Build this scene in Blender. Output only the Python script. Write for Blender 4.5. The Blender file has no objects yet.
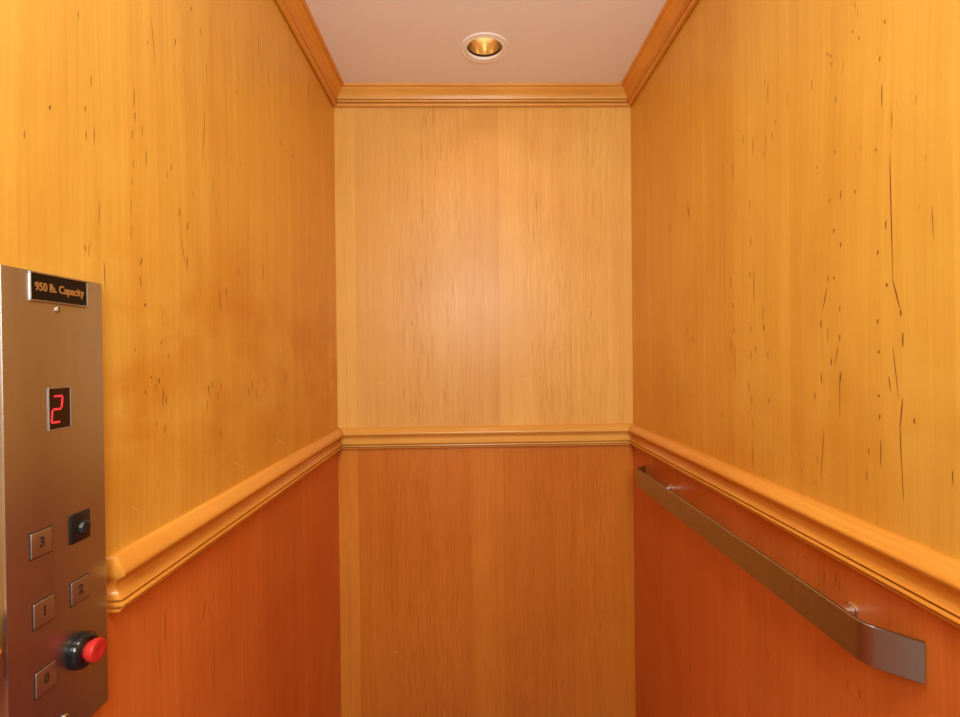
import bpy, bmesh, math, random
from mathutils import Vector, Matrix

# ---------------------------------------------------------------- camera
EYE = 1.29                                  # camera height above the cabin floor
f_px = 505.0
yaw, pitch, roll = 0.0178, -0.0074, -0.0103
F = Vector((math.sin(yaw)*math.cos(pitch), math.cos(yaw)*math.cos(pitch), math.sin(pitch)))
R0 = Vector((math.cos(yaw), -math.sin(yaw), 0)); U0 = R0.cross(F)
Rr = math.cos(roll)*R0 + math.sin(roll)*U0
Ur = math.cos(roll)*U0 - math.sin(roll)*R0
cd = bpy.data.cameras.new('camera'); cam = bpy.data.objects.new('camera', cd)
bpy.context.scene.collection.objects.link(cam)
M3 = Matrix((Rr, Ur, -F)).transposed()
cam.matrix_world = Matrix.Translation((0, 0, EYE)) @ M3.to_4x4()
cd.sensor_fit = 'HORIZONTAL'; cd.sensor_width = 36; cd.lens = 36*f_px/960; cd.clip_start = 0.01
sc = bpy.context.scene; sc.camera = cam
sc.view_settings.view_transform = 'Standard'; sc.view_settings.look = 'None'
sc.view_settings.gamma = 1; sc.view_settings.use_curve_mapping = False
sc.view_settings.exposure = -0.15

# ---------------------------------------------------------------- world and large lights
w = bpy.data.worlds.new('world'); sc.world = w; w.use_nodes = True
w.node_tree.nodes['Background'].inputs[0].default_value = (1.0, 0.95, 0.9, 1)
w.node_tree.nodes['Background'].inputs[1].default_value = 0.25

def area(name, loc, aim, size, size_y, power, color):
    l = bpy.data.lights.new(name, 'AREA'); l.shape = 'RECTANGLE'; l.size = size; l.size_y = size_y
    l.energy = power; l.color = color
    o = bpy.data.objects.new(name, l); sc.collection.objects.link(o)
    o.location = loc
    o.rotation_euler = (Vector(aim)-Vector(loc)).to_track_quat('-Z', 'Y').to_euler()
    return o
area('flash_fill', (0.03, -0.80, EYE+0.42), (0.05, 1.3, EYE+0.12), 0.7, 0.30, 14.5, (1.0, 0.98, 0.93))  # added soft light behind the camera, standing in for its flash
area('front_bounce_fill', (0.045, 0.10, EYE+0.835), (0.045, 0.16, EYE-1), 0.5, 0.3, 6.6, (1.0, 0.97, 0.86))  # unseen panel added overhead as flash bounced off the ceiling
up = area('ceiling_uplight_fill', (0.045, -0.45, EYE-0.25), (0.045, 0.75, EYE+0.86), 0.5, 0.25, 2.0, (0.95, 0.95, 1.0))  # added uplight out of view, lifts the ceiling brightness
up.data.spread = math.radians(75)
area('hall_fill', (0.0, -1.25, 2.36), (0.0, -1.25, 0), 0.6, 0.4, 16.0, (1.0, 0.96, 0.90))  # unseen, added so the handrail end reflects a lit hall floor

# ---------------------------------------------------------------- room numbers (z relative to the eye)
XL, XR, YB, YF = -0.4298, 0.5236, 1.6284, -0.22
ZC, ZCB, ZF = 0.8507, 0.7947, -EYE
C = sc.collection

# ---------------------------------------------------------------- helpers
def bm_obj(name, bm, mats, parent=None, smooth=False):
    bmesh.ops.recalc_face_normals(bm, faces=bm.faces)
    me = bpy.data.meshes.new(name); bm.to_mesh(me); bm.free()
    if not isinstance(mats, (list, tuple)): mats = [mats]
    for m in mats: me.materials.append(m)
    if smooth:
        for p in me.polygons: p.use_smooth = True
        try: me.set_sharp_from_angle(angle=math.radians(35))
        except Exception: pass
    o = bpy.data.objects.new(name, me); C.objects.link(o)
    if parent: o.parent = parent
    return o
def raw_obj(name, verts, faces, mats, idx=None, parent=None):
    me = bpy.data.meshes.new(name); me.from_pydata(verts, [], faces)
    for m in mats: me.materials.append(m)
    if idx:
        for p, i in zip(me.polygons, idx): p.material_index = i
    o = bpy.data.objects.new(name, me); C.objects.link(o)
    if parent: o.parent = parent
    return o
def add_box(bm, x0, x1, y0, y1, z0, z1, bevel=0, seg=2):
    r = bmesh.ops.create_cube(bm, size=1)
    vs = r['verts']
    for v in vs:
        v.co = Vector(((x0+x1)/2+v.co.x*(x1-x0), (y0+y1)/2+v.co.y*(y1-y0), (z0+z1)/2+v.co.z*(z1-z0)))
    if bevel:
        es = list({e for v in vs for e in v.link_edges})
        bmesh.ops.bevel(bm, geom=es, offset=bevel, segments=seg, profile=0.5, affect='EDGES')
def lathe(bm, prof, origin, axis='X', n=40, sign=1, cap=True):
    """prof: list of (distance along axis, radius)"""
    o = Vector(origin); rings = []
    for d, r in prof:
        ring = []
        for k in range(n):
            a = 2*math.pi*k/n
            if axis == 'X': p = Vector((sign*d, r*math.cos(a), r*math.sin(a)))
            elif axis == 'Z': p = Vector((r*math.cos(a), r*math.sin(a), sign*d))
            ring.append(bm.verts.new(o+p))
        rings.append(ring)
    for a, b in zip(rings, rings[1:]):
        for k in range(n): bm.faces.new((a[k], a[(k+1) % n], b[(k+1) % n], b[k]))
    if cap:
        bm.faces.new(rings[-1]); bm.faces.new(rings[0])
def empty(name, loc, label=None, cat=None, group=None):
    o = bpy.data.objects.new(name, None); C.objects.link(o); o.location = loc; o.empty_display_size = .05
    if label: o['label'] = label; o['category'] = cat
    if group: o['group'] = group
    return o
def struct(o): o['kind'] = 'structure'; return o
def keep(o):                               # meshes are written in world coordinates; undo the parent's offset
    o.matrix_parent_inverse = Matrix.Translation(-o.parent.location); return o

# ---------------------------------------------------------------- materials
class NT:
    def __init__(s, name):
        s.m = bpy.data.materials.new(name); s.m.use_nodes = True; s.t = s.m.node_tree
        s.b = s.t.nodes['Principled BSDF']
    def n(s, typ, **kw):
        x = s.t.nodes.new(typ)
        for k, v in kw.items(): setattr(x, k, v)
        return x
    def l(s, a, b): s.t.links.new(a, b)
    def math(s, op, a, b=None, c=None):
        x = s.n('ShaderNodeMath', operation=op)
        for i, v in enumerate((a, b, c)):
            if v is None: continue
            if hasattr(v, 'links'): s.l(v, x.inputs[i])
            else: x.inputs[i].default_value = v
        return x.outputs[0]
    def mix(s, typ, fac, a, b):
        x = s.n('ShaderNodeMix', data_type='RGBA', blend_type=typ)
        for sock, v in ((x.inputs[0], fac), (x.inputs[6], a), (x.inputs[7], b)):
            if hasattr(v, 'links'): s.l(v, sock)
            else: sock.default_value = v if not isinstance(v, tuple) else (*v[:3], 1)
        return x.outputs[2]
    def combine(s, x, y, z=0.0):
        c = s.n('ShaderNodeCombineXYZ')
        for i, v in enumerate((x, y, z)):
            if hasattr(v, 'links'): s.l(v, c.inputs[i])
            else: c.inputs[i].default_value = v
        return c.outputs[0]
    def noise(s, vec, scale=1, detail=2, rough=.5, dist=0):
        x = s.n('ShaderNodeTexNoise'); s.l(vec, x.inputs['Vector'])
        x.inputs['Scale'].default_value = scale; x.inputs['Detail'].default_value = detail
        x.inputs['Roughness'].default_value = rough; x.inputs['Distortion'].default_value = dist
        return x.outputs['Fac']
    def ramp(s, fac, stops, interp='LINEAR'):
        x = s.n('ShaderNodeValToRGB'); s.l(fac, x.inputs[0]); cr = x.color_ramp; cr.interpolation = interp
        while len(cr.elements) < len(stops): cr.elements.new(0.5)
        for e, (p, c) in zip(cr.elements, stops):
            e.position = p; e.color = (c, c, c, 1) if not isinstance(c, tuple) else (*c, 1)
        return x.outputs[0]

def wood(name, axis, base, leaves=None, u0=0, u1=1, seed=0, fleck=0.5, grain=1.0, rough=.34, cloud=1.0, along=None, coat=.0, streaky=0.0, bands=None, figure=None):
    """veneer. axis = the horizontal direction across the grain ('X' or 'Y'); leaves = [(u, tint)...] constant tints of the veneer leaves.
       along: for mouldings, the direction the grain runs"""
    s = NT(name)
    geo = s.n('ShaderNodeNewGeometry'); sep = s.n('ShaderNodeSeparateXYZ'); s.l(geo.outputs['Position'], sep.inputs[0])
    ax = {'X': sep.outputs[0], 'Y': sep.outputs[1], 'Z': sep.outputs[2]}
    if along is None: u, v = ax[axis], ax['Z']
    else:
        u, v = s.math('ADD', ax['Z'], ax['X' if along == 'Y' else 'Y']), ax[along]
    sd = seed*7.31
    # a slow sideways wander so that the grain is never ruler-straight
    wnd = s.noise(s.combine(s.math('MULTIPLY', u, 3.0), s.math('MULTIPLY', v, 1.6), sd), 1, 2)
    uw = s.math('ADD', u, s.math('MULTIPLY', s.math('SUBTRACT', wnd, .5), .035))
    fine = s.noise(s.combine(s.math('MULTIPLY', uw, 170.), s.math('MULTIPLY', v, 3.0), sd+1), 1, 3, .6)
    mid = s.noise(s.combine(s.math('MULTIPLY', uw, 28.), s.math('MULTIPLY', v, .8), sd+2), 1, 3, .55)
    cl = s.noise(s.combine(s.math('MULTIPLY', u, 5.), s.math('MULTIPLY', v, 3.5), sd+3), 1, 3, .5, .6)
    g = grain
    k = s.math('MULTIPLY_ADD', s.math('SUBTRACT', fine, .5), .28*g, 1.0)
    k = s.math('MULTIPLY', k, s.math('MULTIPLY_ADD', s.math('SUBTRACT', mid, .5), .24*g, 1.0))
    k = s.math('MULTIPLY', k, s.math('MULTIPLY_ADD', s.math('SUBTRACT', cl, .5), .30*cloud, 1.0))
    kc = s.combine(s.math('POWER', k, .7), s.math('POWER', k, 1.25), s.math('POWER', k, 2.0))
    col = s.mix('MULTIPLY', 1.0, (*base, 1), kc)
    if leaves:
        un = s.n('ShaderNodeMapRange'); s.l(u, un.inputs[0]); un.inputs[1].default_value = u0; un.inputs[2].default_value = u1
        tint = s.ramp(un.outputs[0], [((p-u0)/(u1-u0), t) for p, t in leaves], 'CONSTANT')
        col = s.mix('MULTIPLY', 1.0, col, tint)
    if streaky:
        # darker figure bands: bundles of fine brown grain lines
        un2 = s.n('ShaderNodeMapRange'); s.l(u, un2.inputs[0]); un2.inputs[1].default_value = u0; un2.inputs[2].default_value = u1
        bnd = s.ramp(un2.outputs[0], [((p-u0)/(u1-u0), t) for p, t in bands])
        bm_ = s.noise(s.combine(s.math('MULTIPLY', u, 16.), s.math('MULTIPLY', v, 1.3), sd+9), 1, 1)
        ln = s.noise(s.combine(s.math('MULTIPLY', uw, 200.), s.math('MULTIPLY', v, 11.0), sd+10), 1, 3, .65)
        f2 = s.math('MULTIPLY', s.ramp(ln, [(.48, 0.), (.68, 1.)]), s.math('MULTIPLY', bnd, s.ramp(bm_, [(.38, .3), (.6, 1.)])))
        col = s.mix('MULTIPLY', s.math('MULTIPLY', f2, streaky), col, (.66, .45, .25))
    if figure:
        # cross-grain figure: soft darker clouds that ripple sideways, within a band of height
        z0, z1, amt = figure
        vn = s.n('ShaderNodeMapRange'); s.l(v, vn.inputs[0]); vn.inputs[1].default_value = EYE+z0; vn.inputs[2].default_value = EYE+z1
        hb = s.ramp(vn.outputs[0], [(0., .35), (.35, 1.), (.65, 1.), (1., 0.)])
        fg = s.noise(s.combine(s.math('MULTIPLY', u, 7.), s.math('MULTIPLY', v, 9.), sd+12), 1, 4, .6, .15)
        fg = s.math('MULTIPLY', s.ramp(fg, [(.42, 0.), (.60, 1.)]), hb)
        col = s.mix('MULTIPLY', s.math('MULTIPLY', fg, amt), col, (.88, .68, .40))
    if fleck:
        fl = s.noise(s.combine(s.math('MULTIPLY', uw, 210.), s.math('MULTIPLY', v, 30.0), sd+5), 1, 1, .5)
        msk = s.noise(s.combine(s.math('MULTIPLY', u, 13.), s.math('MULTIPLY', v, 3.0), sd+6), 1, 1)
        ff = s.math('MULTIPLY', s.ramp(fl, [(.70, 0.), (.78, 1.)]), s.ramp(msk, [(.50, 0.), (.64, 1.)]))
        col = s.mix('MULTIPLY', s.math('MULTIPLY', ff, fleck), col, (.42, .22, .10))
    s.l(col, s.b.inputs['Base Color'])
    s.b.inputs['Roughness'].default_value = rough
    s.b.inputs['Specular IOR Level'].default_value = .4
    s.b.inputs['Coat Weight'].default_value = coat; s.b.inputs['Coat Roughness'].default_value = .12
    bmp = s.n('ShaderNodeBump'); bmp.inputs['Strength'].default_value = .05; bmp.inputs['Distance'].default_value = .0006
    s.l(fine, bmp.inputs['Height']); s.l(bmp.outputs[0], s.b.inputs['Normal'])
    return s.m
def plain(name, col, rough=.5, metal=0., spec=.5, emit=None, estr=0, noise_amt=.04, nscale=60):
    s = NT(name)
    tc = s.n('ShaderNodeNewGeometry')
    nz = s.noise(tc.outputs['Position'], nscale, 2)
    k = s.math('MULTIPLY_ADD', s.math('SUBTRACT', nz, .5), noise_amt*2, 1.0)
    c = s.mix('MULTIPLY', 1.0, (*col, 1), s.combine(k, k, k))
    s.l(c, s.b.inputs['Base Color']); s.b.inputs['Roughness'].default_value = rough
    s.b.inputs['Metallic'].default_value = metal; s.b.inputs['Specular IOR Level'].default_value = spec
    if emit:
        s.b.inputs['Emission Color'].default_value = (*emit, 1); s.b.inputs['Emission Strength'].default_value = estr
    return s.m
def brushed(name, col, rough, axis, aniso_scale=(1500, 6), amp=.16):
    """brushed metal, brushed along `axis`"""
    s = NT(name)
    geo = s.n('ShaderNodeNewGeometry'); sep = s.n('ShaderNodeSeparateXYZ'); s.l(geo.outputs['Position'], sep.inputs[0])
    o = sep.outputs
    if axis == 'Z': vec = s.combine(s.math('MULTIPLY', s.math('ADD', o[0], o[1]), aniso_scale[0]), s.math('MULTIPLY', o[2], aniso_scale[1]))
    else: vec = s.combine(s.math('MULTIPLY', o[2], aniso_scale[0]), s.math('MULTIPLY', s.math('ADD', o[0], o[1]), aniso_scale[1]))
    nz = s.noise(vec, 1, 2, .6)
    big = s.noise(s.combine(s.math('MULTIPLY', s.math('ADD', o[0], o[1]), 60), s.math('MULTIPLY', o[2], 4)), 1, 2)
    k = s.math('ADD', s.math('MULTIPLY_ADD', s.math('SUBTRACT', nz, .5), amp, 1.0), s.math('MULTIPLY', s.math('SUBTRACT', big, .5), .16))
    c = s.mix('MULTIPLY', 1.0, (*col, 1), s.combine(k, k, k))
    s.l(c, s.b.inputs['Base Color']); s.b.inputs['Metallic'].default_value = 1.0
    s.l(s.math('MULTIPLY_ADD', s.math('SUBTRACT', nz, .5), amp, rough), s.b.inputs['Roughness'])
    return s.m

HON = (0.79, 0.460, 0.072)
UPB = (0.79, 0.465, 0.125)
m_left_up = wood('maple_veneer_left', 'Y', HON, [(YF, (1.0, 1.02, 1.05)), (.624, (1., .98, .95)), (.70, (1.01, 1.0, 1.0)), (.847, (.98, .92, .84)), (1.0, (1., .96, .90)), (1.221, (.97, .87, .72)), (1.42, (.97, .85, .66))], YF, YB, 1, .5, 1.15, figure=(-.27, .24, .75))
m_right_up = wood('maple_veneer_right', 'Y', HON, [(YF, (1.0, 1.03, 1.06)), (.60, (.99, .98, .96)), (.674, (.98, .95, .92)), (.819, (1.01, 1.0, 1.0)), (.991, (.98, .92, .84)), (1.114, (1.0, .95, .88)), (1.30, (.96, .86, .72)), (1.46, (.97, .86, .68))], YF, YB, 2, .5, figure=(-.35, .10, .35))
m_back_up = wood('maple_veneer_back', 'X', UPB, [(XL, (1.08, 1.10, .98)), (-.3665, (1.0, .96, .93)), (-.02, (.98, .92, .88)), (.094, (1.06, 1.05, 1.02)), (.3287, (1.07, 1.08, 1.04))], XL, XR, 3, .25, 1.0, streaky=.55, bands=[(XL, .1), (-.28, .2), (-.2, 1.), (-.02, .8), (.06, .1), (.14, .3), (.22, 1.), (.40, .7), (XR, .1)])
LOW = (0.69, 0.192, 0.036)
m_left_lo = wood('cherry_veneer_left', 'Y', LOW, [(YF, (1.05, 1.05, 1.05)), (.82, (1., .97, .95)), (1.05, (.95, .92, .9)), (1.28, (1., .96, .95))], YF, YB, 4, .5, 1.3, cloud=1.4)
m_right_lo = wood('cherry_veneer_right', 'Y', LOW, [(YF, (1.02, 1.02, 1.02)), (.66, (.98, .96, .95)), (.95, (1.03, 1., 1.)), (1.2, (.96, .94, .92))], YF, YB, 5, .3, 1.3, cloud=1.5)
m_back_lo = wood('cherry_veneer_back', 'X', (0.66, 0.235, 0.028), [(XL, (1.16, 1.3, 1.5)), (-.37, (1., .95, .9)), (.0, (1.03, 1.04, 1.)), (.0967, (.95, .9, .85)), (.3294, (1., .98, .95))], XL, XR, 6, .4, 1.2, streaky=.55, bands=[(XL, .1), (-.34, .3), (-.2, 1.), (-.02, .9), (.06, .2), (.12, .3), (.22, 1.), (.40, .8), (XR, .2)])
m_trim_x = wood('maple_moulding_across', 'X', (0.78, 0.42, 0.085), seed=7, fleck=.25, grain=2.0, along='X', rough=.3, coat=.15, cloud=.8)
m_trim_y = wood('maple_moulding_along', 'Y', (0.76, 0.33, 0.045), seed=8, fleck=.35, grain=2.2, along='Y', rough=.3, coat=.15, cloud=1.0)
m_streak = plain('mineral_streak', (0.24, 0.085, 0.018), .6)
m_gap = plain('joint_shadow_gap', (0.10, 0.03, 0.01), .8)
m_ceil = plain('painted_ceiling', (0.90, 0.88, 0.86), .8, nscale=90, noise_amt=.02)
m_floor = wood('dark_floor_boards', 'X', (0.30, 0.04, 0.03), seed=11, along='Y', fleck=.2)
m_hall = plain('hall_plaster', (0.78, 0.75, 0.71), .85)
m_tile = plain('pale_hall_tile', (0.62, 0.59, 0.55), .4)
m_panel = brushed('brushed_steel', (0.48, 0.49, 0.50), .37, 'Z')
m_rail = brushed('brushed_nickel', (0.43, 0.47, 0.47), .30, 'H', amp=.08)
m_chrome = plain('polished_steel', (0.85, 0.86, 0.86), .28, 1.0)
m_button = brushed('button_steel', (0.48, 0.48, 0.48), .40, 'Z', amp=.06)
m_black = plain('black_plastic', (0.012, 0.012, 0.014), .3)
m_collar = plain('glossy_black_collar', (0.008, 0.009, 0.011), .12)
m_plate = plain('engraved_black_plate', (0.010, 0.007, 0.006), .3, spec=.2)
m_gold = plain('gold_lettering', (0.42, 0.19, 0.045), .5)
m_ink = plain('engraved_numeral', (0.05, 0.02, 0.012), .6)
m_glass = plain('dark_red_display_window', (0.016, 0.002, 0.003), .2)
m_led = plain('red_led', (0.5, 0.01, 0.02), .4, emit=(1.0, 0.05, 0.06), estr=.85)
m_red = plain('red_stop_button', (0.62, 0.028, 0.022), .4)
m_white = plain('white_trim', (0.95, 0.93, 0.90), .3)
m_baffle = plain('dark_baffle', (0.05, 0.025, 0.012), .3)

# ---------------------------------------------------------------- the walls
RL = (-.2325, -.2995); RRt = (-.2265, -.2945); RB = (-.2300, -.2975)   # chair rail top/bottom on left, right and back wall
random.seed(4)
def streak_quads(pts_list, plane, pos, eps):
    """each streak: list of (u, z, halfwidth) -> tapered ribbon lying on the wall's face"""
    V, Fc = [], []
    for pts in pts_list:
        base = len(V); n = len(pts)
        for (u, z, hw) in pts:
            for sgn in (-1, 1):
                V.append((pos+eps, u+sgn*hw, z+EYE) if plane == 'X' else (u+sgn*hw, pos+eps, z+EYE))
        for i in range(n-1):
            b = base+2*i; Fc.append((b, b+1, b+3, b+2))
    return V, Fc
def dash(u, z, L, w, lean=0.):
    return [(u-lean*.5, z+L*.5, w*.12), (u-lean*.2, z+L*.2, w*.45), (u, z-L*.05, w*.5), (u+lean*.3, z-L*.3, w*.5), (u+lean*.5, z-L*.5, w*.1)]
def wall(name, plane, pos, u0, u1, zsplit, mats, streaks, eps):
    zs = [ZF, zsplit, ZC]
    V, Fc, idx = [], [], []
    def P(u, z, d=0.): return (pos+d, u, z+EYE) if plane == 'X' else (u, pos+d, z+EYE)
    T = .02 if eps < 0 else -.02              # outward thickness
    for i in range(2):
        b = len(V); V += [P(u0, zs[i]), P(u1, zs[i]), P(u1, zs[i+1]), P(u0, zs[i+1])]
        Fc.append((b, b+1, b+2, b+3)); idx.append(1 if i == 0 else 0)
    b = len(V); V += [P(u0, ZF, T), P(u1, ZF, T), P(u1, ZC, T), P(u0, ZC, T)]
    Fc.append((b, b+1, b+2, b+3)); idx.append(0)
    for q in ((0, 1, b+1, b), (1, 2, b+2, b+1), (2, 3, b+3, b+2), (3, 0, b, b+3)):
        m = {0: V[0], 1: V[1], 2: V[6], 3: V[7]}
        bb = len(V); V += [m[k] if k < 4 else V[k] for k in q]; Fc.append((bb, bb+1, bb+2, bb+3)); idx.append(0)
    SV, SF = streak_quads(streaks, plane, pos, eps); b = len(V)
    V += SV; Fc += [tuple(b+k for k in q) for q in SF]; idx += [2]*len(SF)
    return struct(raw_obj(name, V, Fc, mats+[m_streak], idx))

import itertools
def px_on(u, w, plane, pos):                 # where a wall point seen at pixel (u, w) lies; used to place the wood's streaks and the pale crescents
    d = Rr*((u-480)/f_px)+Ur*((358.5-w)/f_px)+F
    t = pos/(d.x if plane == 'X' else d.y)
    return d*t
def streak_at(plane, pos, u, w0, w1, width, lean=0):
    a = px_on(u, w0, plane, pos); b = px_on(u+lean, w1, plane, pos)
    ua, ub = (a.y, b.y) if plane == 'X' else (a.x, b.x)
    if plane == 'X': width *= min(2.4, max(1., (a.y/.68)**1.3))
    return [(ua, a.z, width*.15), (ua*.75+ub*.25, a.z*.75+b.z*.25, width*.5), (ua*.4+ub*.6, a.z*.4+b.z*.6, width*.5), (ub, b.z, width*.12)]
LS = [(151, 18, 66, .8, 4), (206, 60, 86, .8, 1), (205, 108, 165, 1.0, -3), (134, 88, 108, 1.2, 0), (135, 112, 122, 1.4, 0), (132, 130, 140, 1.2, 0), (142, 125, 137, 1.0, 0), (146, 150, 166, 1.2, 0),
      (133, 160, 168, 1.2, 0), (132, 178, 186, 1., 0), (171, 163, 172, 1.4, 0), (167, 172, 179, 1.1, 0), (193, 190, 198, 1., 0), (179, 208, 217, 1.6, 1), (188, 222, 230, 1.4, -1), (181, 236, 266, 1.0, 4),
      (187, 256, 271, 1.6, 0), (142, 258, 266, 2.2, -2), (140, 276, 287, 1.4, 1), (145, 303, 307, 3, 0), (236, 88, 96, 1.2, 1), (258, 36, 58, 1.2, 1), (268, 70, 88, 1., 1), (262, 60, 70, 1., 0), (302, 80, 88, 1.2, 0), (308, 84, 104, 1.2, 0),
      (281, 141, 147, 1.4, 0), (293, 154, 160, 1.2, 0), (104, 262, 290, 1.1, 1), (219, 290, 312, 1.2, 2), (226, 286, 300, 1.2, 0), (238, 268, 276, 1.2, 0), (263, 264, 280, 1.2, 0), (159, 378, 384, 2.4, 0),
      (164, 388, 408, 1.6, -2), (166, 396, 404, 2., 0), (151, 376, 379, 2.4, 0), (145, 390, 396, 1.6, 1), (208, 385, 398, 1.6, 2), (218, 392, 400, 1.6, 0), (212, 380, 388, 1.4, 0), (252, 380, 390, 1.4, 0), (248, 388, 396, 1.4, 1),
      (256, 390, 400, 1.4, 0), (207, 400, 410, 1.4, 0), (221, 380, 392, 1.2, 0), (162, 340, 345, 1.6, -1), (168, 354, 358, 1.8, 0), (135, 348, 352, 1.4, 0), (91, 75, 88, 1., 0), (86, 130, 140, 1.2, 0), (50, 105, 110, 2, -1),
      (85, 106, 112, 1.6, 0), (94, 126, 146, .8, 0), (84, 245, 252, 1.4, 2), (99, 200, 226, .9, 0), (24, 130, 140, .9, 0), (78, 10, 20, 1, 0), (147, 40, 46, 1.2, 0), (191, 6, 12, 1.6, 0), (176, 38, 46, 1.6, -2), (200, 28, 36, 1.2, 0),
      (156, 420, 428, 1.4, 1), (165, 424, 434, 1.4, 0), (221, 428, 438, 1.2, 0), (286, 372, 386, 1., 0), (309, 358, 372, 1., 0), (131, 200, 215, .9, 0), (131, 224, 240, .9, 0), (213, 178, 195, .9, 0), (216, 205, 220, .9, 0)]
RS = [(890, 155, 282, 1.6, 3), (893, 280, 312, 1.8, 8), (901, 310, 316, 2.4, 0), (903, 332, 348, 2., 0), (893, 346, 400, 1.1, 6), (903, 398, 430, 1.8, -3), (900, 425, 470, 1.4, 2), (902, 465, 502, 1.0, 2), (889, 376, 392, 1.6, 2),
      (879, 350, 354, 2.2, 0), (879, 394, 398, 2.4, 0), (880, 414, 420, 2.2, 0), (881, 440, 468, 1.4, 0), (878, 250, 255, 2.2, 0), (878, 319, 324, 2.2, 0), (887, 283, 287, 2.6, 0), (886, 220, 230, 1.6, 0), (914, 418, 424, 2., 1),
      (827, 288, 310, 1.6, -4), (828, 275, 283, 1.4, 0), (834, 276, 280, 2.2, 0), (821, 320, 328, 2., 0), (828, 328, 342, 1., 0), (840, 306, 312, 1.8, 0), (840, 334, 342, 1.8, 0), (834, 228, 234, 2., 0), (841, 242, 248, 2., 0),
      (821, 372, 384, 1.6, 1), (832, 358, 366, 1.8, -1), (840, 370, 420, 1.0, 0), (841, 372, 382, 1.8, 0), (824, 430, 480, 1.0, -3), (815, 392, 400, 1.4, 0), (869, 448, 454, 1.6, 0), (855, 190, 194, 2., 0), (838, 346, 366, 1.2, -3),
      (754, 270, 303, 1.2, 0), (763, 304, 322, 1.2, 0), (764, 324, 332, 2.0, 0), (731, 277, 288, 1.2, 0), (751, 236, 247, 1.4, 0), (750, 272, 277, 2., 0), (751, 326, 332, 1.6, 0), (733, 303, 308, 1.6, 0), (734, 328, 333, 1.6, 0),
      (756, 346, 354, 1.4, 0), (731, 340, 350, 1.2, 0), (768, 352, 358, 1.4, 0), (693, 335, 343, 1.4, 0), (735, 346, 380, .9, 0), (751, 350, 360, 1.2, 0), (750, 200, 212, 1.2, 0), (689, 208, 220, 1.4, 0), (670, 225, 234, 1.2, 0),
      (831, 54, 58, 1.8, 0), (832, 62, 66, 1.6, 0), (859, 36, 40, 2., 0), (828, 52, 56, 1.6, 0), (853, 30, 34, 1.6, 0), (885, 20, 24, 2., 0), (880, 56, 62, 1.8, 0), (882, 84, 108, 1.4, 0), (892, 110, 130, .9, 0), (836, 96, 104, 1.4, 0),
      (835, 150, 154, 1.8, 0), (817, 166, 169, 1.8, 0), (841, 190, 200, 1.6, 0), (830, 198, 204, 1.4, 0), (876, 148, 152, 1.6, 0), (776, 120, 124, 1.4, 0), (768, 84, 104, 1.0, 0), (765, 78, 86, 1.1, 0), (753, 138, 156, 1., 0), (743, 134, 146, 1., 0),
      (766, 136, 146, 1., 0), (772, 132, 140, 1., 0), (733, 160, 180, .9, 0), (723, 164, 172, 1., 0), (764, 150, 158, 1.1, 0), (788, 90, 110, .8, 0), (812, 80, 90, 1.2, 0), (675, 190, 205, 1., 0), (688, 200, 216, 1.1, 0), (752, 395, 405, 1.2, 0),
      (749, 380, 392, 1.2, 0), (769, 398, 404, 1.4, 0), (722, 410, 420, 1., 0), (752, 440, 470, .9, 1), (867, 470, 480, 1.2, 0), (953, 470, 485, 1.2, 0), (932, 205, 240, .8, 2)]
BS = [(402, 276, 300, .8, 0), (404, 318, 352, .9, 0), (412, 320, 328, 1.2, 0), (414, 336, 356, .9, 0), (417, 308, 324, .9, 0), (446, 300, 316, .9, 2), (448, 316, 326, 1.2, 0), (404, 388, 400, 1.2, 0), (444, 390, 406, 1.2, 3), (453, 282, 298, .9, 0),
      (432, 330, 366, .8, 0), (416, 400, 418, 1.2, 0), (554, 316, 320, 1.8, 0), (554, 308, 326, .8, 0), (591, 310, 318, 1.1, 0), (592, 154, 170, .9, 0), (546, 290, 310, .8, 0), (563, 300, 310, .8, 0), (590, 385, 400, .9, 0), (532, 340, 356, .9, 0),
      (428, 350, 380, .8, 0), (440, 250, 280, .7, 0), (408, 180, 200, .8, 0), (412, 220, 240, .8, 0), (571, 300, 420, .5, 0), (536, 190, 220, .7, 0)]
LLS = [(165, 610, 641, 1.5, 0), (205, 600, 621, 1.8, -2), (213, 592, 604, 1.3, 0), (257, 556, 574, 1.2, 0), (275, 546, 562, 1.2, 0), (214, 645, 700, 1., 0), (158, 640, 680, .8, 3), (275, 600, 614, 1., 0)]
RLS = [(840, 480+100, 480+112, 1.2, 0), (824, 570, 580, 1.4, 0), (836, 572, 586, 1.4, 0), (860, 690, 700, 1.4, 0), (750, 700, 708, 1.2, 0)]
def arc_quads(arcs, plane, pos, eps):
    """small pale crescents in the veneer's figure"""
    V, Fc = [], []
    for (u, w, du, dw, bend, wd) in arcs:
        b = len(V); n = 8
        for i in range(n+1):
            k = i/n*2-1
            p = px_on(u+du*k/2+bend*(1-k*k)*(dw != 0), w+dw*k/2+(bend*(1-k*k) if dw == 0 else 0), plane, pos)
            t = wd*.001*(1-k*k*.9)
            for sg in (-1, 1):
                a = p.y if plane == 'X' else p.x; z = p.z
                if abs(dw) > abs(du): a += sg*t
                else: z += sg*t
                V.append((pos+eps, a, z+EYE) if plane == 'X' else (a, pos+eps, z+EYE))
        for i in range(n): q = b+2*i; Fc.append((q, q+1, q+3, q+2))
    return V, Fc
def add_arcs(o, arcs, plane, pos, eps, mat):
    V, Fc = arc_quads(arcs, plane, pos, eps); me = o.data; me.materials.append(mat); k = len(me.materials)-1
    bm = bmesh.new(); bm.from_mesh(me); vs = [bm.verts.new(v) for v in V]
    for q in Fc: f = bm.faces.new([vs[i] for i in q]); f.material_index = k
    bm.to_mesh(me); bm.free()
def mk(lst, plane, pos, mn=.42): return [streak_at(plane, pos, u, a, b, max(mn*wd, .3)*.001*1.0, ln) for u, a, b, wd, ln in lst]
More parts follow.
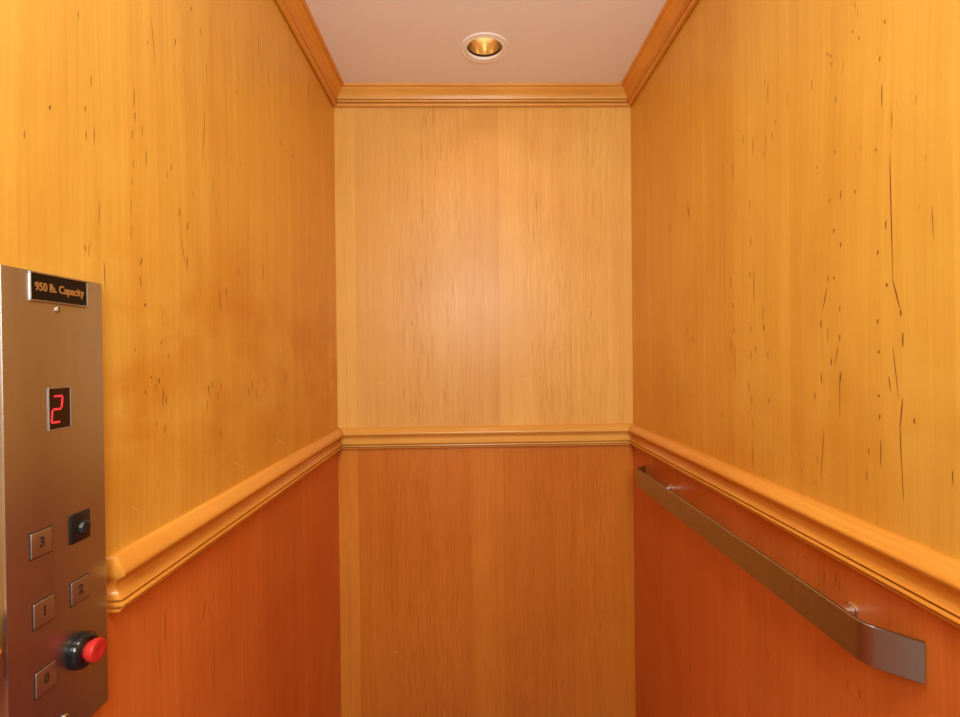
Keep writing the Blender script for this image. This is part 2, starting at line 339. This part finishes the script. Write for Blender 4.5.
w_l = wall('wall_left', 'X', XL, YF, YB, -.265, [m_left_up, m_left_lo], mk(LS, 'X', XL, .9)+mk(LLS, 'X', XL, .8), .0003)
w_r = wall('wall_right', 'X', XR, YF, YB, -.262, [m_right_up, m_right_lo], mk(RS, 'X', XR, .9)+mk(RLS, 'X', XR, .8), -.0003)
BLS = [(393, 600, 612, 1., 0), (414, 650, 662, 1.2, 0), (485, 660, 668, 1.6, 0), (520, 706, 712, 1.4, 0), (520, 696, 700, 1.4, 0), (605, 480, 505, .8, 0), (565, 575, 590, 1., 0), (410, 600, 620, .9, 0), (458, 560, 600, .7, 0), (395, 490, 520, .7, 0)]
w_b = wall('wall_back', 'Y', YB, XL, XR, -.264, [m_back_up, m_back_lo], mk(BS, 'Y', YB, 1.1)+mk(BLS, 'Y', YB, 1.1), -.0003)

m_pale = plain('pale_crescent', (0.90, 0.58, 0.20), .35); m_pale_lo = plain('pale_crescent_lower', (0.80, 0.36, 0.10), .35)  # lighter tones of the small crescent marks
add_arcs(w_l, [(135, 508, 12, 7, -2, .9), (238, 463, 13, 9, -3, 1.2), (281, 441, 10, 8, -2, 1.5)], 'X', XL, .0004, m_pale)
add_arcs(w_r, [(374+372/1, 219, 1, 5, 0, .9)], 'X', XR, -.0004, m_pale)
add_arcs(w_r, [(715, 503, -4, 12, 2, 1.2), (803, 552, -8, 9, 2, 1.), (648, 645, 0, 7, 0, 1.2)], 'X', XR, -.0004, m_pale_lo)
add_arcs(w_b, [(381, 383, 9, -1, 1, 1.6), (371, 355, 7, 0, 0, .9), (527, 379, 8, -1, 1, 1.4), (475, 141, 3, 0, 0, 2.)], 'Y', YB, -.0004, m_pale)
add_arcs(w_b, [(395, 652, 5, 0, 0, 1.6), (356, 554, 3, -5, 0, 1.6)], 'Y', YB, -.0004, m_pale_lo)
bm = bmesh.new(); add_box(bm, XL-.02, XR+.02, YF, YB+.02, -.03, 0)
struct(bm_obj('floor', bm, m_floor))

# ceiling: a slab with a round hole for the lamp
LX, LY, LR = 0.0465, 1.404, 0.052
def ceiling():
    n = 48; V = []; Fc = []
    x0, x1, y0, y1 = XL-.02, XR+.02, YF, YB+.02
    for k in range(n):
        a = 2*math.pi*k/n; V.append((LX+LR*math.cos(a), LY+LR*math.sin(a), ZC+EYE))
    q = .12
    for k in range(n):
        a = 2*math.pi*k/n; c, s_ = math.cos(a), math.sin(a); m = max(abs(c), abs(s_)); V.append((LX+q*c/m, LY+q*s_/m, ZC+EYE))
    for k in range(n): Fc.append((k, (k+1) % n, n+(k+1) % n, n+k))
    xs = [x0, LX-q, LX+q, x1]; ys = [y0, LY-q, LY+q, y1]
    for i in range(3):
        for j in range(3):
            if i == 1 and j == 1: continue
            b = len(V); V += [(xs[i], ys[j], ZC+EYE), (xs[i+1], ys[j], ZC+EYE), (xs[i+1], ys[j+1], ZC+EYE), (xs[i], ys[j+1], ZC+EYE)]
            Fc.append((b, b+1, b+2, b+3))
    b = len(V); V += [(x0, y0, ZC+EYE+.12), (x1, y0, ZC+EYE+.12), (x1, y1, ZC+EYE+.12), (x0, y1, ZC+EYE+.12)]; Fc.append((b, b+1, b+2, b+3))
    for (ax_, ay), (bx_, by) in (((x0, y0), (x1, y0)), ((x1, y0), (x1, y1)), ((x1, y1), (x0, y1)), ((x0, y1), (x0, y0))):
        b = len(V); V += [(ax_, ay, ZC+EYE), (bx_, by, ZC+EYE), (bx_, by, ZC+EYE+.12), (ax_, ay, ZC+EYE+.12)]; Fc.append((b, b+1, b+2, b+3))
    return struct(raw_obj('ceiling', V, Fc, [m_ceil]))
ceiling()

# front of the cabin: a doorway behind the camera, and the pale hall outside it
bm = bmesh.new(); T = .04
add_box(bm, XL-.02, -.36, YF-T, YF, 0, EYE+ZC+.12); add_box(bm, .45, XR+.02, YF-T, YF, 0, EYE+ZC+.12)
add_box(bm, -.36, .45, YF-T, YF, EYE+.76, EYE+ZC+.12)
struct(bm_obj('wall_front', bm, m_hall))
bm = bmesh.new(); add_box(bm, -1.3, 1.3, -1.9, -1.86, 0, 2.4); struct(bm_obj('wall_hall', bm, m_hall))
bm = bmesh.new(); add_box(bm, -1.3, 1.3, -1.86, YF-T, -.03, 0); struct(bm_obj('floor_hall', bm, m_tile))
bm = bmesh.new(); add_box(bm, -1.3, 1.3, -1.9, YF-T, 2.4, 2.43); struct(bm_obj('ceiling_hall', bm, m_ceil))
bm = bmesh.new(); add_box(bm, -1.34, -1.3, -1.9, YF-T, 0, 2.4); struct(bm_obj('wall_hall_left', bm, m_hall))
bm = bmesh.new(); add_box(bm, 1.3, 1.34, -1.9, YF-T, 0, 2.4); struct(bm_obj('wall_hall_right', bm, m_hall))

# ---------------------------------------------------------------- mouldings, mitred in the corners
def rounded(prof, n=3):
    """Catmull-Rom smooth the points flagged 's'"""
    out = []
    for i, p in enumerate(prof): out.append((p[0], p[1]))
    return out
CROWN = [(0, .8030), (.0030, .8030), (.0032, .7940), (.0110, .7940), (.0130, .7955), (.0138, .7982), (.0130, .8012), (.0110, .8022), (.0060, .8026), (.0060, .8050), (.0135, .8052), (.0165, .8066), (.0175, .8088), (.0165, .8108), (.0140, .8118), (.0085, .8122), (.0085, .8148),
         (.0150, .8152), (.0165, .8200), (.0195, .8250), (.0240, .8300), (.0290, .8340), (.0330, .8372), (.0350, .8400), (.0350, .8426), (.0400, .8428), (.0425, .8440), (.0432, .8465), (.0430, .8507), (0, .8507)]
CHAIR = [(0, 0), (.0035, 0), (.0060, -.0008), (.0100, -.0030), (.0145, -.0066), (.0186, -.0106), (.0214, -.0142), (.0228, -.0172), (.0230, -.0196), (.0220, -.0218), (.0195, -.0240), (.0155, -.0262), (.0112, -.0284), (.0076, -.0312),
         (.0054, -.0345), (.0050, -.0380), (.0072, -.0420), (.0116, -.0465), (.0156, -.0500), (.0166, -.0516), (.0060, -.0522), (.0060, -.0548), (.0160, -.0550), (.0186, -.0564), (.0190, -.0582), (.0172, -.0600), (.0070, -.0606),
         (.0070, -.0630), (.0128, -.0633), (.0138, -.0648), (.0122, -.0668), (0, -.0670)]
def sweep(name, prof, path_fn, ends, mat, cap0=False):
    """path_fn(end_index, offset) -> (x, y, dz)"""
    bm = bmesh.new(); rows = []
    for e in ends:
        rows.append([bm.verts.new((*path_fn(e, o)[:2], z+EYE+path_fn(e, o)[2])) for o, z in prof])
    for a, b in zip(rows, rows[1:]):
        for k in range(len(prof)-1): bm.faces.new((a[k], a[k+1], b[k+1], b[k]))
    if cap0: bm.faces.new(rows[0])
    o = bm_obj(name, bm, mat, smooth=True); return struct(o)
# crown
sweep('trim_1', CROWN, lambda e, o: (XL+o, YF if e == 0 else YB-o, 0), (0, 1), m_trim_y)
sweep('trim_2', CROWN, lambda e, o: ((XL+o) if e == 0 else (XR-o), YB-o, 0), (0, 1), m_trim_x)
sweep('trim_3', CROWN, lambda e, o: (XR-o, YF if e == 0 else YB-o, 0), (0, 1), m_trim_y)
# chair rail; the left one stops with a mitred return just past the control panel
YE = 0.598
sweep('trim_4', CHAIR, lambda e, o: (XL if e == 0 else XL+o, YE if e < 2 and e == 0 else (YE-.002+(.0234-o)*.5 if e == 1 else YB-o), RL[0] if e < 2 else (RL[0]+RB[0])/2), (0, 1, 2), m_trim_y, True)
sweep('trim_5', CHAIR, lambda e, o: ((XL+o) if e == 0 else (XR-o), YB-o, RB[0] if e == 0 else RB[0]+.002), (0, 1), m_trim_x)
sweep('trim_6', CHAIR, lambda e, o: (XR-o, YF if e == 0 else YB-o, RRt[0] if e == 0 else (RRt[0]+RB[0])/2), (0, 1), m_trim_y)
# the near piece of rail on the other side of the panel
sweep('trim_7', CHAIR, lambda e, o: (XL+o, YF if e == 0 else .44, RL[0]), (0, 1), m_trim_y)

# small nail marks filled in the back rail
# ---------------------------------------------------------------- recessed ceiling lamp
zc = EYE+ZC
lamp = empty('recessed_downlight', (LX, LY, zc), 'small round recessed downlight with white trim ring and golden reflector in the ceiling', 'ceiling light')
def torus_ring(name, prof, mat, n=64):
    bm = bmesh.new(); rings = []
    for r, z in prof:
        rings.append([bm.verts.new((LX+r*math.cos(2*math.pi*k/n), LY+r*math.sin(2*math.pi*k/n), zc+z)) for k in range(n)])
    for a, b in zip(rings, rings[1:]):
        for k in range(n): bm.faces.new((a[k], a[(k+1) % n], b[(k+1) % n], b[k]))
    return keep(bm_obj(name, bm, mat, lamp, True))
torus_ring('trim_ring', [(.0655, 0), (.0660, -.002), (.0640, -.0042), (.0615, -.0036), (.0600, -.0030), (.0570, -.0034), (.0540, -.0050), (.0510, -.0050), (.0490, -.0030), (.0485, .003)], m_white)
m_refl = plain('gold_reflector', (0.95, 0.80, 0.52), .2, .95)
m_bulb = plain('warm_bulb', (0.9, 0.75, 0.5), .4, emit=(1.0, 0.72, 0.36), estr=1.4)
torus_ring('baffle', [(.0485, .002), (.0482, .006), (.0470, .0065), (.0468, .008)], m_baffle)
torus_ring('reflector', [(.0468, .008), (.0450, .030), (.0415, .050), (.0370, .066), (.0290, .078), (.0200, .084), (.0001, .086)], m_refl)
bm = bmesh.new(); lathe(bm, [(.050, .001), (.0505, .010), (.053, .019), (.058, .0255), (.066, .027), (.076, .022), (.084, .014)], (LX, LY, zc), 'Z', 32)
keep(bm_obj('bulb', bm, m_bulb, lamp, True))
ld = bpy.data.lights.new('downlight_beam', 'SPOT'); ld.energy = 2.0; ld.color = (1.0, .80, .55); ld.spot_size = math.radians(130); ld.spot_blend = 1.0; ld.shadow_soft_size = 0
lo = bpy.data.objects.new('downlight_beam', ld); C.objects.link(lo); lo.location = (LX, LY, zc-.004)

# ---------------------------------------------------------------- handrail
hr = empty('handrail', (XR, 1.04, EYE-.355), 'flat brushed metal handrail with bent ends on the right wall below the chair rail', 'handrail')
def handrail_strip():
    g, zt, zb, th = .0425, -.3355, -.3860, .005
    yn, yf = .607, 1.468
    # centre line (distance from wall, y); the two ends bend back to the wall with soft corners
    key = [(.0028, yn-.038), (.0035, yn-.036), (g, yn+.004), (g, yf-.006), (.0035, yf+.040), (.0028, yf+.043)]
    def arc(p0, p1, p2, r, n=8):
        a = Vector(p0); b = Vector(p1); c = Vector(p2)
        u = (a-b).normalized(); v = (c-b).normalized(); ang = u.angle(v); t = r/math.tan(ang/2)
        bis = (u+v).normalized(); ctr = b+bis*(r/math.sin(ang/2))
        s = b+u*t; e = b+v*t; out = []
        a0 = (s-ctr); a1 = (e-ctr)
        tot = a0.angle(a1)
        for i in range(n+1):
            k = i/n
            q = (a0*math.sin((1-k)*tot)+a1*math.sin(k*tot))/math.sin(tot)
            out.append(ctr+q)
        return out
    pts = [Vector(key[1])]
    pts += arc(key[1], key[2], key[3], .028, 10)
    pts += arc(key[2], key[3], key[4], .014, 8)
    pts += [Vector(key[4])]
    # densify the straight
    P = []
    for a, b in zip(pts, pts[1:]):
        P.append(a)
        if (b-a).length > .1:
            for i in range(1, 12): P.append(a+(b-a)*i/12)
    P.append(pts[-1])
    bm = bmesh.new(); rows = []
    bv = .0011
    n = len(P)
    for i, p in enumerate(P):
        d = (P[min(i+1, n-1)]-P[max(i-1, 0)]).normalized(); nn = Vector((-d.y, d.x))  # (offset,y) normal
        if nn.x < 0: nn = -nn
        row = []
        for (s, z) in ((th/2-bv, zt), (th/2, zt-bv), (th/2, zb+bv), (th/2-bv, zb), (-th/2+bv, zb), (-th/2, zb+bv), (-th/2, zt-bv), (-th/2+bv, zt)):
            if i in (0, n-1):
                k = .0015; z = min(max(z, zb+k), zt-k)
            q = p+nn*s
            row.append(bm.verts.new((XR-max(q.x, .0003), q.y, z+EYE)))
        rows.append(row)
    for a, b in zip(rows, rows[1:]):
        for k in range(8): bm.faces.new((a[k], a[(k+1) % 8], b[(k+1) % 8], b[k]))
    bm.faces.new(rows[0]); bm.faces.new(rows[-1])
    return keep(bm_obj('bar', bm, m_rail, hr, True))
handrail_strip()
for y in (.6850, 1.322):
    bm = bmesh.new(); lathe(bm, [(.0002, .0105), (.0022, .0105), (.0032, .0095), (.0040, .0075), (.0400, .0070)], (XR, y, EYE-.3575), 'X', 28, -1)
    keep(bm_obj('standoff', bm, m_chrome, hr, True))

# ---------------------------------------------------------------- control panel
cp = empty('elevator_control_panel', (XL, .519, EYE-.153), 'tall brushed steel elevator control panel with numbered buttons on the left wall', 'control panel')
PX = XL+.012                                   # face of the panel
PY0, PY1, PZ0, PZ1 = .4577, .5812, -.3897, .0850
bm = bmesh.new(); add_box(bm, XL+.0002, PX, PY0, PY1, EYE+PZ0, EYE+PZ1, .0008, 2)
keep(bm_obj('face_plate', bm, m_panel, cp, True))
def seg_poly(bm, y0, z0, y1, z1, x0, x1):
    add_box(bm, x0, x1, min(y0, y1), max(y0, y1), EYE+min(z0, z1), EYE+max(z0, z1))
def text_obj(name, s, size, y, z, x, mat, parent, sx=1.0, depth=.0003, bold=0.0):
    """lettering that reads from +X; flat text turned into mesh"""
    cu = bpy.data.curves.new(name, 'FONT'); cu.body = s; cu.size = size; cu.align_x = 'CENTER'; cu.align_y = 'CENTER'
    cu.extrude = depth; cu.offset = bold
    t = bpy.data.objects.new('tmp_text', cu); C.objects.link(t)
    dg = bpy.context.evaluated_depsgraph_get(); dg.update()
    me = bpy.data.meshes.new_from_object(t.evaluated_get(dg))
    C.objects.unlink(t); bpy.data.objects.remove(t)
    for v in me.vertices:
        a, b, c = v.co
        v.co = (x+c, y+a*sx, EYE+z+b)
    me.materials.clear(); me.materials.append(mat)
    for p in me.polygons: p.material_index = 0
    o = bpy.data.objects.new(name, me); C.objects.link(o); o.parent = parent; return keep(o) if parent.type == 'EMPTY' else keep_deep(o)
def keep_deep(o):
    o.matrix_parent_inverse = Matrix.Identity(4); return o
def frame_bm(y0, y1, z0, z1, w, x0, x1):
    bm = bmesh.new()
    add_box(bm, x0, x1, y0-w, y1+w, EYE+z1, EYE+z1+w, .0004, 1); add_box(bm, x0, x1, y0-w, y1+w, EYE+z0-w, EYE+z0, .0004, 1)
    add_box(bm, x0, x1, y0-w, y0, EYE+z0, EYE+z1, .0004, 1); add_box(bm, x0, x1, y1, y1+w, EYE+z0, EYE+z1, .0004, 1)
    return bm
# capacity plate
bm = bmesh.new(); add_box(bm, PX-.001, PX+.0012, .4872, .5562, EYE+.0575, EYE+.0825, .0004, 1)
pl = keep(bm_obj('capacity_plate', bm, m_plate, cp)); pl['label'] = 'black capacity plate with gold lettering'
text_obj('lettering', '950 lb. Capacity', .0112, .5217, .0700, PX+.0014, m_gold, pl, .84, .0002, .00022)
keep(bm_obj('plate_bezel', frame_bm(.4872, .5562, .0575, .0825, .0016, PX-.001, PX+.0020), m_panel, cp))
def screw(y, z, r=.0032):
    bm = bmesh.new(); lathe(bm, [(-.001, r), (.0006, r), (.0014, r*.75), (.0017, r*.3)], (PX, y, EYE+z), 'X', 20)
    s = keep(bm_obj('screw', bm, m_chrome, cp, True))
    bm = bmesh.new(); add_box(bm, PX+.0012, PX+.0019, y-r*.22, y+r*.22, EYE+z-r*.8, EYE+z+r*.8)
    bm_obj('slot', bm, m_black, s)
screw(.5190, .0500); screw(.5205, -.3660)
# display
bm = bmesh.new(); add_box(bm, PX-.001, PX+.0006, .5062, .5320, EYE-.0700, EYE-.0297)
ds = keep(bm_obj('display_window', bm, m_glass, cp)); ds['label'] = 'dark red floor display showing a lit 2'
keep(bm_obj('display_frame', frame_bm(.5062, .5320, -.0700, -.0297, .0012, PX-.001, PX+.0012), m_panel, cp))
def led_digit():
    """seven-segment 2, slightly slanted"""
    bm = bmesh.new(); yc, zc_, hw, hh, t, k = .5155, -.0503, .0055, .0130, .0021, .12
    def P(y, z): return (PX+.0009, yc+y+k*z, EYE+zc_+z)
    def bar(a, b):
        a = Vector(a); b = Vector(b); d = (b-a).normalized(); n = Vector((-d.y, d.x))*t/2; e = d*t/2
        vs = [bm.verts.new(P(*q)) for q in (a, a+e+n, b-e+n, b, b-e-n, a+e-n)]; bm.faces.new(vs)
    g = .0003
    bar((-hw, hh), (hw, hh)); bar((hw, hh-g), (hw, g)); bar((hw, 0), (-hw, 0)); bar((-hw, -g), (-hw, -hh+g)); bar((-hw, -hh), (hw, -hh))
    r = bmesh.ops.extrude_face_region(bm, geom=bm.faces[:]); bmesh.ops.translate(bm, verts=[v for v in r['geom'] if isinstance(v, bmesh.types.BMVert)], vec=(-.0006, 0, 0))
    return bm
bm_obj('digit', led_digit(), m_led, ds)
# buttons
def button(y, z, s, txt_size=.0135):
    h = .0119
    bm = bmesh.new(); add_box(bm, PX-.002, PX+.0004, y-h-.0012, y+h+.0012, EYE+z-h-.0012, EYE+z+h+.0012, .0002, 1)
    rec = keep(bm_obj('button_surround', bm, m_ink, cp))
    bm = bmesh.new(); add_box(bm, PX-.002, PX+.0014, y-h, y+h, EYE+z-h, EYE+z+h, .0007, 3)
    b = keep(bm_obj('button', bm, m_button, cp, True)); b['label'] = 'square steel button engraved '+s
    text_obj('numeral', s, txt_size, y, z+.0005, PX+.0014, m_ink, b, .95, .0002, .00055)
    return b
button(.4945, -.1775, '3'); button(.4962, -.2450, '1'); button(.5415, -.2450, '2')
button(.4972, -.3115, '0', .0125)
# key switch
bm = bmesh.new(); add_box(bm, PX-.001, PX+.0018, .5295, .5562, EYE-.1935, EYE-.1625, .001, 2)
ks = keep(bm_obj('switch_housing', bm, m_black, cp, True)); ks['label'] = 'black square switch'
bm = bmesh.new()
lathe(bm, [(.0025, .0072), (.0050, .0070), (.0064, .0060), (.0066, .003)], (PX, .5445, EYE-.1790), 'X', 28)
kn = bm_obj('switch_knob', bm, plain('dull_black_metal', (.05, .055, .06), .3, .6), ks, True)
bm = bmesh.new(); add_box(bm, PX+.0064, PX+.0069, .5439, .5451, EYE-.1825, EYE-.1755); bm_obj('knob_slot', bm, m_black, ks)
# stop button
SY, SZ = .5400, -.3085
bm = bmesh.new()
lathe(bm, [(-.001, .0183), (.002, .0185), (.007, .0177), (.0098, .0155), (.0108, .0132), (.0104, .0118)], (PX, SY, EYE+SZ), 'X', 48)
co = keep(bm_obj('stop_button_collar', bm, m_collar, cp, True)); co['label'] = 'glossy black round collar'
bm = bmesh.new()
lathe(bm, [(.009, .0092), (.013, .0092), (.0142, .0114), (.0185, .0120), (.0207, .0112), (.0216, .0094), (.0212, .0060), (.0204, .0001)], (PX, SY, EYE+SZ), 'X', 48, 1, False)
rb = keep(bm_obj('stop_button', bm, m_red, cp, True)); rb['label'] = 'round red stop button'
